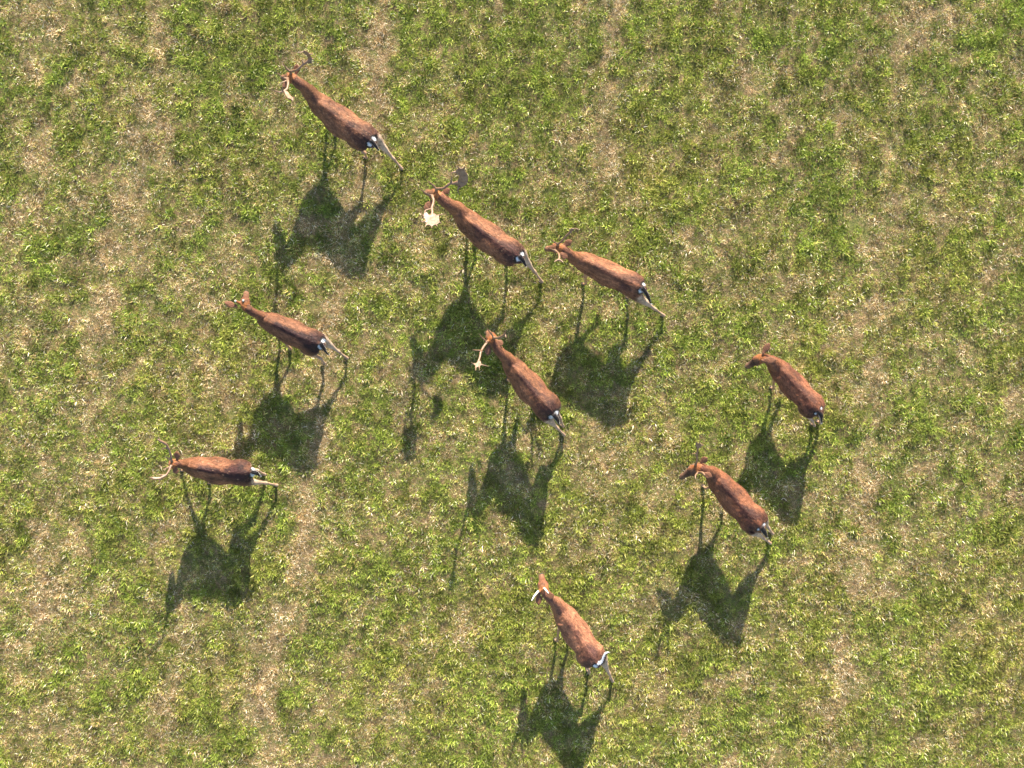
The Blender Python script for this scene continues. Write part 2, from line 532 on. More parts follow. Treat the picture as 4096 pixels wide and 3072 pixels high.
def smoothstep(a, b, x):
    t = np.clip((x - a) / (b - a), 0, 1)
    return t * t * (3 - 2 * t)


def deer(name, label, org, sc, K):
    """Builds one fallow deer. org, sc: the crop the key points below were measured in."""
    def src(p): return (org[0] + p[0] / sc, org[1] + p[1] / sc)

    def W(p, z):
        a = src(p); return P(a[0], a[1], z)
    px = (H - .72) / F / sc                       # metres per crop unit at flank height
    size = K.get('size', 1.0)                     # height factor
    zs = size
    spine_px = K['spine']                         # crop points neck base ... tail base
    ws = K['w']                                   # full widths there (crop units)
    n = len(spine_px)
    # back line, seen at the widest (flank) height
    back = [W(p, .72 * zs) for p in spine_px]
    ts = [i / (n - 1) for i in range(n)]
    fwd = (back[0] - back[-1]); fwd.z = 0; fwd.normalize()
    lef = Vector((-fwd.y, fwd.x, 0))
    hooves = {k: P(*src(v[:2]), v[2] if len(v) > 2 else 0.0) for k, v in K['hoof'].items()}
    root_loc = (sum((h for h in hooves.values()), Vector()) / 4); root_loc.z = 0
    ang = math.atan2(fwd.y, fwd.x)
    Minv = (Matrix.Translation(root_loc) @ Matrix.Rotation(ang, 4, 'Z')).inverted()

    soup = Soup()
    # torso -------------------------------------------------------------
    prof = [  # t, back z, belly z, width factor
        (-.16, .785, .610, .46), (-.08, .825, .550, .72), (.01, .862, .495, .93), (.11, .880, .462, 1.0), (.22, .880, .455, .955), (.38, .862, .480, 1.03), (.52, .858, .515, .99),
        (.65, .872, .555, .90), (.80, .885, .560, .96), (.91, .868, .580, .91), (1.0, .825, .620, .66), (1.05, .780, .660, .34)]
    bk = catmull([(b.x, b.y) for b in back], 81)
    sl = np.concatenate([[0], np.cumsum(np.linalg.norm(np.diff(bk, axis=0), axis=1))]); sl /= sl[-1]

    def spine_at(t):
        if t < 0: return bk[0] + (bk[0] - bk[4]) / max(sl[4], 1e-6) * (-t)
        if t > 1: return bk[-1] + (bk[-1] - bk[-5]) / max(1 - sl[-5], 1e-6) * (t - 1)
        return np.array([np.interp(t, sl, bk[:, 0]), np.interp(t, sl, bk[:, 1])])

    def tan_at(t):
        d = spine_at(t - .03) - spine_at(t + .03)
        return Vector((d[0], d[1], 0)).normalized()
    pr = catmull([(a, b * zs, c * zs, d) for a, b, c, d in prof], 45)
    KR = 28
    rings = []
    wl = np.array(ws, float) * px * .5
    for (t, zt, zb, wf) in pr:
        c2 = spine_at(t); c = Vector((c2[0], c2[1], 0))
        f = tan_at(t); s_ = Vector((-f.y, f.x, 0))
        hw = np.interp(t, ts, wl) * wf * 1.07
        zm = zb + (zt - zb) * .50
        ring = []
        for j in range(KR):
            q = 2 * math.pi * j / KR
            sq, cq = math.sin(q), math.cos(q)
            if cq > 0: zz = zm + (zt - zm) * cq; ww = hw * math.copysign(abs(sq) ** 1.6, sq)
            else: zz = zm + (zm - zb) * cq; ww = hw * math.copysign(abs(sq) ** .95, sq) * (1 - .12 * abs(cq))
            ring.append(c + s_ * ww + Vector((0, 0, zz)))
        rings.append(ring)
    soup.loft(rings, 'torso')
    # shoulder blades and haunches
    hwS = np.interp(.12, ts, wl); hwR = np.interp(.82, ts, wl)

    def at(t, side, z, off=0.0):
        c2 = spine_at(t); f = tan_at(t); s_ = Vector((-f.y, f.x, 0))
        return Vector((c2[0], c2[1], z * zs)) + s_ * side + f * off
    for sg in (1, -1):
        a, b = at(.18, sg * hwS * .34, .815), at(.12, sg * hwS * .56, .58)
        tube(soup, [(*a, .028, .045), (*at(.15, sg * hwS * .60, .72), .036, .080), (*b, .045, .075)], 'torso')
    # legs ----------------------------------------------------------------
    def leg(key, sg, hind):
        hf = hooves[key]
        lift = hf.z > .03
        if hind:
            hip = at(.84, sg * hwR * .56, .71)
            meta = .235 * zs; past = .085 * zs
            dvec = (hip - hf); hor = Vector((dvec.x, dvec.y, 0))
            back_ext = -hor.dot(fwd)              # > 0 when the hoof is forward of the hip
            fdir = (fwd * (.30 if not lift else .1) + Vector((0, 0, 1)))
            if hor.dot(fwd) > 0: fdir = (Vector((0, 0, 1)) + hor * 1.9)   # trailing leg leans with the stride
            else: fdir = Vector((0, 0, 1)) - fwd * .18 + hor * .3
            pdir = (Vector((0, 0, 1)) - fwd * .45 + hor * .5).normalized() if not lift else (Vector((0, 0, .6)) + fwd * .8).normalized()
            fet = hf + Vector((0, 0, .02)) + pdir * past
            hock = fet + fdir.normalized() * meta
            stif = two_link(hip, hock, .25 * zs, .27 * zs, fwd * 1.0 + lef * sg * .12 + Vector((0, 0, -.1)))
            midf = hip.lerp(stif, .5)
            tib = stif.lerp(hock, .5)
            g = K.get('thigh', 1.0)
            th = hwR
            tube(soup, [(*(hip + Vector((0, 0, .055)) + fwd * .01), th * .30 * g, .085), (*hip, th * .42 * g, .125), (*midf, th * .44 * g, .125), (*stif, th * .34 * g, .088)],
                 'thigh', up=tuple(fwd))
            tube(soup, [(*stif, .058, .086), (*stif.lerp(hock, .3), .048, .068), (*tib, .037, .049), (*stif.lerp(hock, .82), .0235, .029), (*hock, .027, .036),
                        (*hock.lerp(fet, .25), .0185, .022), (*hock.lerp(fet, .6), .0165, .018), (*fet, .024, .025)], 'hleg', up=tuple(fwd))
            # point of the hock
            hp = hock - fwd * .028 + Vector((0, 0, .022))
            tube(soup, [(*hock.lerp(tib, .2), .012, .014), (*hp, .010, .012)], 'hleg', n=6, up=tuple(lef))
        else:
            sh = at(.12, sg * hwS * .50, .60)
            el = at(.15, sg * hwS * .52, .50)
            past = .075 * zs
            dvec = (el - hf); hor = Vector((dvec.x, dvec.y, 0))
            pdir = (Vector((0, 0, 1)) - fwd * .35 + hor * .6).normalized() if not lift else (Vector((0, 0, .85)) + fwd * .55).normalized()
            fet = hf + Vector((0, 0, .02)) + pdir * past
            kn = two_link(el, fet, .205 * zs, .19 * zs, fwd)
            tube(soup, [(*sh, .058, .085), (*el, .045, .070), (*el.lerp(kn, .45), .030, .040), (*el.lerp(kn, .85), .021, .026), (*kn, .022, .025),
                        (*kn.lerp(fet, .3), .0185, .020), (*kn.lerp(fet, .65), .0165, .0180), (*fet, .0215, .023)], 'fleg', up=tuple(fwd))
        # pastern
        tip = hf + Vector((0, 0, .030)) + fwd * .004
        tube(soup, [(*fet, .018, .020), (*fet.lerp(tip, .5), .0155, .017), (*tip, .019, .022)], 'hleg' if hind else 'fleg', n=8, up=tuple(fwd))
        return hf, fet
    feet = [leg('fl', 1, False), leg('fr', -1, False), leg('hl', 1, True), leg('hr', -1, True)]
    # neck & head ------------------------------------------------------------
    nk = K['neck']        # list of (x, y, z, width) crop; first lies inside the chest, last at the poll
    pts = []
    for i, (x, y, z, wd) in enumerate(nk):
        q = W((x, y), z)
        wr = wd * px * .5 * [.84, .74, .74, .78, .80][min(i, 4)]
        q.z -= [.05, .02, 0, 0, 0][min(i, 4)]
        tall = [1.15, 1.22, 1.20, 1.12, 1.08][min(i, 4)]
        pts.append((q.x, q.y, q.z, wr, wr * tall))
    # chest end, low inside the torso
    c0 = at(.10, 0, .68)
    pts = [(c0.x, c0.y, .67 * zs, hwS * .62, .150 * zs)] + pts
    tube(soup, pts, 'neck', k=20, n=len(pts) * 7)
    poll = Vector(pts[-1][:3])
    hx, hy, hz = K['nose']
    nose = W((hx, hy), hz)
    hv = (nose - poll); HL = hv.length; hu = hv.normalized()
    hs = hu.cross(Vector((0, 0, 1)))
    if hs.length < .2: hs = fwd.cross(Vector((0, 0, 1)))
    hs.normalize()                                # to the head's right
    hup = hs.cross(hu).normalized()
    hk = K.get('hk', 1.0) * 1.22
    roll = K.get('roll', 0.0)
    hp = [(-.06, .040, .042, 0), (.06, .052, .055, .004), (.24, .058, .062, .002), (.36, .060, .060, -.006), (.52, .046, .052, -.014), (.70, .036, .041, -.016), (.86, .033, .035, -.018), (.96, .032, .031, -.019), (1.03, .020, .020, -.022)]
    hr = []
    for (t, a, b, o) in hp:
        c = poll + hu * (HL * t) + hup * o
        hr.append((*c, a * hk, b * hk))
    tube(soup, hr, 'head', k=18, n=36, up=tuple(hup))
    for sg in (1, -1):     # brow ridges over the eyes
        c = poll + hu * (HL * .36) + hs * (sg * .042 * hk) + hup * .028 * hk
        tube(soup, [(*(c - hu * .022), .012, .012), (*(c + hu * .022), .012, .012)], 'head', n=5)
    # ears
    for e in K['ears']:
        (bx, by), (tx, ty), bz, tz = e
        b0, t0 = W((bx, by), bz), W((tx, ty), tz)
        d = t0 - b0; L = d.length
        u = d.normalized()
        nrm = Vector((0, 0, 1)) - u * u.z
        nrm = (nrm.normalized() + hup * .15).normalized()
        rr = []
        for (t, a) in ((-.12, .016), (.1, .020), (.35, .034), (.6, .036), (.82, .023), (1.0, .007)):
            c = b0 + d * t
            rr.append((*c, a * 1.35 * K.get('ear', 1.0), .0095 if t < .9 else .005))
        tube(soup, rr, 'ear', k=12, n=18, up=tuple(nrm))
    # tail
    tl = K['tail']
    tp = []
    for i, (x, y, z, r) in enumerate(tl):
        q = W((x, y), z * zs); tp.append((q.x, q.y, q.z, r, r * .7))
    tube(soup, tp, 'tail', k=12, n=20)
    # stubs where the antlers grow
    for an in K.get('antlers', []):
        b0 = W(an['base'][:2], an['base'][2])
        tube(soup, [(*(b0.lerp(poll + hu * HL * .12, .75)), .020, .020), (*b0, .017, .017)], 'head', n=5)

    me = soup_to_mesh(soup, 'body', .0068, 6)
    nv = len(me.vertices)
    co = np.empty(nv * 3); me.vertices.foreach_get('co', co); co = co.reshape(-1, 3)
    no = np.empty(nv * 3); me.vertices.foreach_get('normal', no); no = no.reshape(-1, 3)
    # part of each vertex
    kd = KDTree(len(soup.v))
    for i, v in enumerate(soup.v): kd.insert(v, i)
    kd.balance()
    names = ['torso', 'thigh', 'hleg', 'fleg', 'neck', 'head', 'ear', 'tail']
    wt = {k: np.zeros(nv) for k in names}
    for i in range(nv):
        for (_, j, dd) in kd.find_n(co[i], 3): wt[soup.tag[j]][i] += 1 / (.004 + dd)
    tot = sum(wt.values())
    for k in names: wt[k] /= tot
    # spine coordinates
    D = ((co[:, None, :2] - bk[None, ::2, :]) ** 2).sum(-1)
    near = D.argmin(1) * 2
    along = sl[near]
    fw2 = np.array([tan_at(sl[min(i, 80)])[:2] for i in range(81)])
    rel = co[:, :2] - bk[near]
    T = fw2[near]
    lat = rel[:, 0] * (-T[:, 1]) + rel[:, 1] * T[:, 0]
    alongm = along * K.get('L', 1) + 0
    ext = (rel * T).sum(1)                       # beyond the ends
    spl = np.linalg.norm(np.diff(bk, axis=0), axis=1).sum()
    alongm = along * spl - ext
    z = co[:, 2] / zs
    nz = (fbm(alongm + 5, lat + K['seed'], .06, 3 + K['seed']) - .5)
    pz = (fbm(alongm * .7 + 8, lat + K['seed'], .11, 43 + K['seed']) - .5)
    tone = K.get('tone', (1, 1, 1)); tone = (tone[0] * .74, tone[1] * .78, tone[2] * .86)
    A3 = lambda c: np.array(c)[None, :]
    chest = A3((.215, .086, .038)) * A3(tone)
    dark = A3((.036, .013, .011)) * A3(tone)
    cream = A3((.32, .22, .14)); tan = A3((.22, .13, .07)); white = A3((.50, .50, .51)); black = A3((.010, .008, .008))
    col = np.repeat(chest, nv, 0)

    def mixin(c, f):
        nonlocal col
        f = np.clip(f, 0, 1)[:, None]
        col = col * (1 - f) + c * f
    body = wt['torso'] + wt['thigh']
    # dark saddle: a stripe down the spine, widening over the croup
    wid = .050 + .15 * smoothstep(.45, .95, along) + .04 * smoothstep(.25, .0, along) * 0
    st = smoothstep(1.15, .35, np.abs(lat + nz * .04) / wid) * smoothstep(.04, .22, along + nz * .2)
    mixin(dark, st * min(1, K.get('saddle', .75) * 1.15) * body)
    mixin(dark * .9, smoothstep(.72, .98, along + nz * .12) * body * .7 * K.get('saddle', .75) * smoothstep(.55, .68, z))
    mixin(dark * 1.5, body * smoothstep(.05, .25, pz) * .5 * smoothstep(.58, .66, z))
    mixin(chest * 1.35, body * smoothstep(.05, .25, -pz) * .45 * smoothstep(.6, .7, z))
    # nape
    mixin(dark * 1.35, wt['neck'] * smoothstep(.055, .015, np.abs(lat) * 0 + np.clip(.03 - (no[:, 2] - .75) * .1, 0, 1)) * .55)
    # grey brown flank, pale belly
    mixin(A3((.165, .080, .045)) * A3(tone), body * smoothstep(.72, .62, z) * .6)
    mixin(cream, body * smoothstep(.60, .54, z + nz * .05))
    mixin(cream * .8, wt['neck'] * smoothstep(-.1, -.6, no[:, 2]))
    # legs
    lm = np.clip(wt['hleg'] + wt['fleg'], 0, 1)
    mixin(A3((.29, .175, .105)), lm * smoothstep(.60, .50, z))
    mixin(tan * .75, wt['hleg'] * smoothstep(.30, .12, z) * .4)
    mixin(A3((.28, .145, .065)), wt['fleg'] * .65 * smoothstep(.62, .5, z))
    # cream back of the thighs
    bk_f = -(no[:, 0] * fwd.x + no[:, 1] * fwd.y)
    rear = smoothstep(.935, .985, along) * (ext < .02)
    endm = -ext
    mixin(A3((.34, .24, .17)), (wt['thigh'] + wt['torso'] + wt['hleg']) * smoothstep(.95, 1.0, along) * smoothstep(.76, .70, z) * smoothstep(.1, .5, bk_f))
    mixin(A3((.26, .150, .085)), wt['hleg'] * smoothstep(.50, .20, z) * .6)
    # white patch each side of the tail with a black border
    tb = Vector(tp[0][:3])
    rx = (co[:, 0] - tb.x) * fwd.x + (co[:, 1] - tb.y) * fwd.y
    ry = (co[:, 0] - tb.x) * lef.x + (co[:, 1] - tb.y) * lef.y
    a_lat = np.abs(ry)
    nn = K.get('patch', 1.0)
    fz = nz * .5 + (fbm(co[:, 0] * 1.0 + 9, co[:, 1] + co[:, 2] + 9, .014, 5) - .5) * .9
    dd = np.sqrt(((a_lat - .046) / .030) ** 2 + ((rx + .002) / (.026 * nn)) ** 2 + (np.clip(.775 - z, 0, 1) / .10) ** 2) / nn
    dd2 = np.sqrt(((a_lat - .056) / .044) ** 2 + ((rx - .010) / (.036 * nn)) ** 2 + (np.clip(.765 - z, 0, 1) / .10) ** 2) / nn
    bd = wt['torso'] + wt['thigh'] + wt['hleg']
    mixin(black, bd * smoothstep(1.25, .85, dd2 + fz) * .95)
    mixin(white, bd * smoothstep(1.2, .8, dd + fz * .8))
    mixin(white * .9, bd * smoothstep(.70, .74, 1 - (z - 0)) * 0)
    # tail
    tf = wt['tail']
    mixin(black * 1.3, tf * (smoothstep(.1, .45, no[:, 2]) if not K.get('flick') else smoothstep(-.1, .3, no[:, 0] * .8 - no[:, 1] * .5)))
    mixin(white, tf * (smoothstep(.35, .0, no[:, 2]) if not K.get('flick') else smoothstep(.2, -.1, no[:, 0] * .8 - no[:, 1] * .5)))
    # head
    hd = wt['head']
    hrel = co - np.array(poll)[None]
    ht = hrel @ np.array(hu) / HL; hsd = hrel @ np.array(hs); hud = hrel @ np.array(hup)
    mixin(A3((.22, .080, .032)) * A3(tone), hd)
    mixin(A3((.036, .016, .011)), hd * min(1, K.get('face', .35) * 1.25) * smoothstep(.10, .25, ht) * smoothstep(.035, .0, np.abs(hsd) - .03))
    mixin(A3((.26, .09, .022)), hd * smoothstep(.35, .1, ht) * .6)
    mixin(A3((.09, .042, .022)), hd * smoothstep(.05, .2, ht) * smoothstep(.42, .3, ht) * smoothstep(.04, .02, np.abs(hsd)) * K.get('brow', .6) * 1.2)
    mixin(A3((.17, .085, .045)), hd * smoothstep(.62, .85, ht) * .6)
    mixin(black * 2.5, hd * smoothstep(.955, .985, ht) * smoothstep(-.035, -.01, hud))
    mixin(cream * .75, hd * smoothstep(-.02, -.05, hud))
    mixin(A3((.13, .055, .028)), wt['ear'])
    mixin(cream * .8, wt['ear'] * smoothstep(.0, -.3, no[:, 2]))
    spots = body * smoothstep(.56, .62, z) * K.get('spots', .35) * smoothstep(.02, .1, along) * smoothstep(.97, .9, along)
    clump = .95 * body + .7 * wt['neck'] + .55 * hd + .45 * lm + .3 * wt['ear'] + .2 * tf
    lum = col.sum(1) / 3
    clump = np.clip(clump * smoothstep(.7, .3, lum) + .15, 0, 1)

    def put(nm, arr4):
        ca = me.color_attributes.new(nm, 'FLOAT_COLOR', 'POINT')
        ca.data.foreach_set('color', arr4.astype(np.float32).ravel())
    one = np.ones((nv, 1))
    put('coat', np.hstack([np.clip(col, 0, 1), one]))
    put('mask', np.stack([spots, clump, np.zeros(nv), np.ones(nv)], 1))
    fl = me.attributes.new('flow', 'FLOAT_VECTOR', 'POINT')
    fl.data.foreach_set('vector', np.stack([alongm + K['seed'] * 3.1, lat, co[:, 2]], 1).astype(np.float32).ravel())
    # shaggy relief of the coat
    amp = (body * .0035 + wt['neck'] * .003)
    off = (fbm(alongm * .6 + 9, lat + co[:, 2], .022, 17 + K['seed'], 2) - .5) * 2
    co = co + no * (amp * off)[:, None]
    me.vertices.foreach_set('co', co.ravel())
    me.transform(Minv)
    me.update()
    me.materials.append(M_COAT)
    # short fur over body and neck, lying back along the flow of the coat
    fr = np.random.default_rng(K['seed'])
    wsel = np.clip(body + wt['neck'] + .35 * hd + .5 * tf, 0, 1)
    pick = np.flatnonzero(fr.random(nv) < wsel * .75)
    m = len(pick)
    lc = np.empty(nv * 3); me.vertices.foreach_get('co', lc); lc = lc.reshape(-1, 3)[pick]
    ln = np.empty(nv * 3); me.vertices.foreach_get('normal', ln); ln = ln.reshape(-1, 3)[pick]
    dirv = np.tile(np.array([[-1., 0, -.25]]), (m, 1)) + fr.normal(0, .28, (m, 3))
    dirv -= ln * (dirv * ln).sum(1)[:, None]
    dirv /= np.linalg.norm(dirv, axis=1)[:, None] + 1e-6
    side = np.cross(ln, dirv)
    L_ = fr.uniform(.012, .024, m)[:, None]; W_ = fr.uniform(.0012, .0024, m)[:, None]
    lc = lc - ln * .002 + fr.normal(0, .002, (m, 3))
    p0 = lc - side * W_; p1 = lc + side * W_
    mid = lc + dirv * L_ * .55 + ln * L_ * .20
    p2 = mid + side * W_ * .8; p3 = mid - side * W_ * .8
    p4 = lc + dirv * L_ + ln * L_ * .22
    FV = np.stack([p0, p1, p2, p3, p4], 1).reshape(-1, 3)
    b_ = np.arange(m) * 5
    fm = bpy.data.meshes.new('fur')
    fm.from_pydata(FV.tolist(), [], np.stack([b_, b_ + 1, b_ + 2, b_ + 3], 1).tolist() + np.stack([b_ + 3, b_ + 2, b_ + 4], 1).tolist())
    fcol = np.clip(col[pick] * np.exp(fr.normal(.05, .24, m))[:, None], 0, .75)
    for nm, arr in (('coat', np.hstack([fcol, np.ones((m, 1))])), ('mask', np.stack([spots[pick], clump[pick], np.zeros(m), np.ones(m)], 1))):
        ca = fm.color_attributes.new(nm, 'FLOAT_COLOR', 'POINT')
        ca.data.foreach_set('color', np.repeat(arr, 5, 0).astype(np.float32).ravel())
    fa = fm.attributes.new('flow', 'FLOAT_VECTOR', 'POINT')
    fa.data.foreach_set('vector', np.repeat(np.stack([alongm + K['seed'] * 3.1, lat, z * zs], 1)[pick], 5, 0).astype(np.float32).ravel())
    fm.materials.append(M_COAT)

    root = bpy.data.objects.new(name, None); C.objects.link(root)
    root.location = root_loc; root.rotation_euler = (0, 0, ang)
    root['label'] = label; root['category'] = 'deer'; root['group'] = 'fallow deer walking across the meadow'

    def add(nm, me, mat=None, lab=None):
        o = bpy.data.objects.new(nm, me); C.objects.link(o); o.parent = root
        if mat: me.materials.append(mat)
        if lab: o['label'] = lab
        return o
    add('body', me)
    add('fur', fm)
    # hooves: two claws each
    for hf, fet in feet:
        s2 = Soup()
        fz = hf.z
        for sg in (1, -1):
            b = hf + lef * (sg * .0115)
            R = []
            for (zz, fo, a, c) in ((0, .010, .0125, .030), (.018, .006, .0120, .026), (.036, -.002, .0105, .021), (.044, -.006, .007, .014)):
                R.append([b + fwd * (fo + c * math.cos(q) * (1.15 if math.cos(q) > 0 else .8)) + lef * (a * math.sin(q)) + Vector((0, 0, zz)) for q in [2 * math.pi * j / 10 for j in range(10)]])
            s2.loft(R, 'h')
        hm = bpy.data.meshes.new('hoof'); hm.from_pydata(s2.v, [], s2.f); hm.transform(Minv)
        bm = bmesh.new(); bm.from_mesh(hm); bmesh.ops.recalc_face_normals(bm, faces=bm.faces); bm.to_mesh(hm); bm.free()
        add('hoof', hm, M_HOOF)
    # eyes
    for sg in (1, -1):
        c = poll + hu * (HL * .40) + hs * (sg * .050 * hk) + hup * .014 * hk
        bm = bmesh.new(); bmesh.ops.create_uvsphere(bm, u_segments=12, v_segments=8, radius=.0145)
        em = bpy.data.meshes.new('eye'); bm.to_mesh(em); bm.free()
        for p in em.polygons: p.use_smooth = True
        em.transform(Minv @ Matrix.Translation(c)); add('eye', em, M_EYE)
    # antlers
    for an in K.get('antlers', []):
        s3 = Soup(); zb0 = an['base'][2]
        def AP(p): return W(p[:2], zb0 + (p[2] - zb0) * K.get('antler_rise', 1.0))
        for br in an['tubes']:
            pp = [(*AP(p), p[3] * 1.15, p[3] * 1.15) for p in br]
            tube(s3, pp, 'a', k=10, n=max(10, len(pp) * 5))
        b0 = W(an['base'][:2], an['base'][2])
        # coronet
        nx = AP(an['tubes'][0][1]); u = (nx - b0).normalized()
        if not an.get('stub'):
            tube(s3, [(*(b0 - u * .004), .021, .021), (*(b0 + u * .010), .022, .022)], 'a', n=4)
        if 'palm' in an:
            pl = an['palm']
            pts3 = [AP(p) for p in pl]
            # best plane
            cen = sum(pts3, Vector()) / len(pts3)
            A = np.array([list(p - cen) for p in pts3])
            nrm = Vector(np.linalg.svd(A)[2][2]);
            if nrm.z < 0: nrm.negate()
            # bowl it slightly; extrude as a solid plate
            bm = bmesh.new()
            th = an.get('thick', .007)
            v1 = [bm.verts.new(p + nrm * th) for p in pts3]; v2 = [bm.verts.new(p - nrm * th) for p in pts3]
            m_ = len(v1)
            bm.faces.new(v1); bm.faces.new(v2[::-1])
            for i in range(m_): bm.faces.new((v1[i], v2[i], v2[(i + 1) % m_], v1[(i + 1) % m_]))
            bmesh.ops.triangulate(bm, faces=[f for f in bm.faces if len(f.verts) > 4])
            bm.verts.index_update()
            i0 = len(s3.v)
            for v in bm.verts: s3.v.append(tuple(v.co)); s3.tag.append('a')
            for f in bm.faces: s3.f.append(tuple(i0 + v.index for v in f.verts))
            bm.free()
        am = soup_to_mesh(s3, 'antler', .0042, 3)
        am.transform(Minv)
        add('antler', am, M_PED if an.get('stub') else M_ANT, an.get('label'))
    return root


DEER = []
# ------------------------------------------------------------------ the herd
# Crop points are (x, y) in an enlarged crop of the photograph; heights in metres above the ground.
deer('fallow_deer', 'antlered buck highest in the picture, long neck outstretched, one hind leg trailing', (1080, 180), 3.072, dict(
    seed=1, size=.97, spots=.45,
    spine=[(575, 690), (640, 750), (770, 855), (900, 960), (1030, 1050), (1150, 1125), (1262, 1210)],
    w=[250, 272, 322, 346, 336, 340, 190],
    neck=[(500, 600, .84, 225), (430, 525, .93, 195), (355, 470, 1.0, 175), (285, 410, 1.04, 140)],
    nose=(140, 395, .88),
    ears=[((320, 350), (335, 235), 1.04, 1.08), ((240, 450), (150, 520), 1.02, 1.0)],
    tail=[(1245, 1175, .84, .026), (1290, 1230, .80, .024), (1335, 1292, .73, .012)],
    hoof=dict(fl=(808, 1120), fr=(700, 905), hl=(1170, 1385), hr=(1620, 1530)),
    antlers=[dict(base=(255, 345, 1.09), tubes=[
        [(255, 345, 1.08, .019), (262, 322, 1.13, .016), (330, 305, 1.21, .015), (395, 250, 1.28, .014), (455, 205, 1.32, .016), (480, 180, 1.34, .015)],
        [(258, 330, 1.11, .014), (205, 290, 1.14, .010), (155, 215, 1.24, .005)],
        [(415, 240, 1.29, .012), (398, 205, 1.33, .008), (385, 180, 1.36, .004)],
        [(500, 180, 1.37, .012), (550, 165, 1.39, .004)], [(490, 215, 1.33, .010), (528, 232, 1.33, .004)],
        [(430, 75, 1.49, .010), (350, 100, 1.52, .004)], [(480, 110, 1.45, .010), (520, 118, 1.47, .004)]],
        palm=[(440, 215, 1.31), (470, 190, 1.33), (462, 150, 1.38), (440, 120, 1.43), (405, 95, 1.47), (415, 62, 1.52), (455, 75, 1.5), (490, 115, 1.45), (520, 165, 1.38), (515, 205, 1.33), (480, 228, 1.30)]),
        dict(base=(215, 410, 1.08), tubes=[
        [(215, 410, 1.07, .019), (218, 430, 1.13, .016), (222, 480, 1.19, .015), (208, 540, 1.24, .014), (180, 565, 1.26, .014), (200, 610, 1.29, .015)],
        [(215, 415, 1.10, .014), (160, 400, 1.13, .010), (92, 345, 1.2, .005)],
        [(205, 440, 1.14, .011), (120, 470, 1.20, .004)],
        [(175, 565, 1.26, .010), (130, 575, 1.28, .008), (55, 562, 1.32, .004)], [(160, 560, 1.27, .008), (148, 505, 1.31, .004)],
        [(240, 645, 1.31, .010), (308, 645, 1.35, .004)]],
        palm=[(170, 560, 1.25), (215, 570, 1.26), (240, 605, 1.30), (265, 635, 1.33), (290, 660, 1.37), (288, 695, 1.41), (255, 668, 1.39), (215, 655, 1.37), (185, 610, 1.31)])]))

deer('fallow_deer', 'biggest buck, with broad palmed antlers spread wide on both sides', (1660, 640), 3.072, dict(
    seed=2, size=1.0, spots=.5, tone=(1.12, 1.08, 1.05),
    spine=[(600, 700), (670, 770), (790, 870), (920, 965), (1050, 1060), (1170, 1135), (1292, 1215)],
    w=[262, 290, 325, 340, 330, 335, 205],
    neck=[(525, 610, .84, 235), (450, 565, .93, 205), (370, 510, 1.0, 190), (290, 440, 1.05, 155)],
    nose=(125, 385, .90),
    ears=[((345, 400), (432, 360), 1.06, 1.10), ((215, 505), (110, 610), 1.02, 1.0)],
    tail=[(1290, 1180, .84, .026), (1330, 1240, .80, .026), (1362, 1310, .70, .012)],
    hoof=dict(fl=(745, 1040), fr=(640, 800), hl=(1130, 1275), hr=(1548, 1500)),
    antlers=[dict(base=(262, 375, 1.10), tubes=[
        [(262, 380, 1.08, .020), (275, 355, 1.13, .018), (350, 345, 1.21, .016), (430, 290, 1.27, .016), (480, 285, 1.30, .018), (530, 270, 1.33, .018)],
        [(268, 362, 1.11, .014), (225, 310, 1.15, .010), (162, 262, 1.23, .005)],
        [(440, 285, 1.28, .014), (450, 235, 1.33, .010), (455, 190, 1.38, .005)],
        [(545, 330, 1.29, .012), (525, 370, 1.27, .008), (542, 430, 1.25, .004)],
        [(510, 150, 1.46, .014), (470, 150, 1.47, .009), (438, 165, 1.47, .004)],
        [(540, 100, 1.52, .012), (522, 72, 1.56, .004)], [(600, 110, 1.5, .012), (608, 74, 1.56, .004)]],
        palm=[(488, 285, 1.30), (528, 245, 1.35), (545, 195, 1.41), (505, 160, 1.46), (500, 125, 1.49), (530, 100, 1.52), (565, 98, 1.52), (605, 95, 1.52), (615, 130, 1.48),
              (648, 180, 1.43), (655, 240, 1.36), (635, 295, 1.30), (590, 325, 1.27), (548, 345, 1.25), (515, 320, 1.26)], thick=.008),
        dict(base=(220, 440, 1.08), tubes=[
        [(222, 440, 1.07, .020), (215, 450, 1.12, .018), (228, 510, 1.18, .016), (208, 590, 1.24, .016), (212, 650, 1.27, .017), (205, 700, 1.31, .016)],
        [(215, 440, 1.10, .014), (150, 415, 1.14, .011), (68, 360, 1.22, .005)],
        [(200, 600, 1.24, .011), (150, 612, 1.27, .009), (125, 625, 1.29, .009), (120, 660, 1.31, .009)],
        [(110, 700, 1.34, .010), (75, 662, 1.36, .004)], [(125, 745, 1.38, .010), (72, 765, 1.43, .004)], [(150, 780, 1.40, .010), (120, 828, 1.46, .004)],
        [(205, 800, 1.42, .010), (205, 840, 1.48, .004)], [(255, 780, 1.40, .010), (275, 818, 1.45, .004)], [(280, 750, 1.38, .010), (318, 775, 1.42, .004)],
        [(280, 680, 1.31, .010), (330, 672, 1.33, .007), (368, 660, 1.35, .004)]],
        palm=[(235, 655, 1.28), (270, 680, 1.31), (295, 690, 1.32), (300, 740, 1.37), (305, 765, 1.40), (270, 795, 1.43), (235, 800, 1.43), (205, 822, 1.45), (170, 800, 1.43), (135, 808, 1.43),
              (140, 775, 1.40), (105, 760, 1.39), (125, 735, 1.37), (98, 700, 1.34), (110, 655, 1.31), (145, 640, 1.29), (175, 680, 1.31), (205, 680, 1.30)], thick=.008)]))

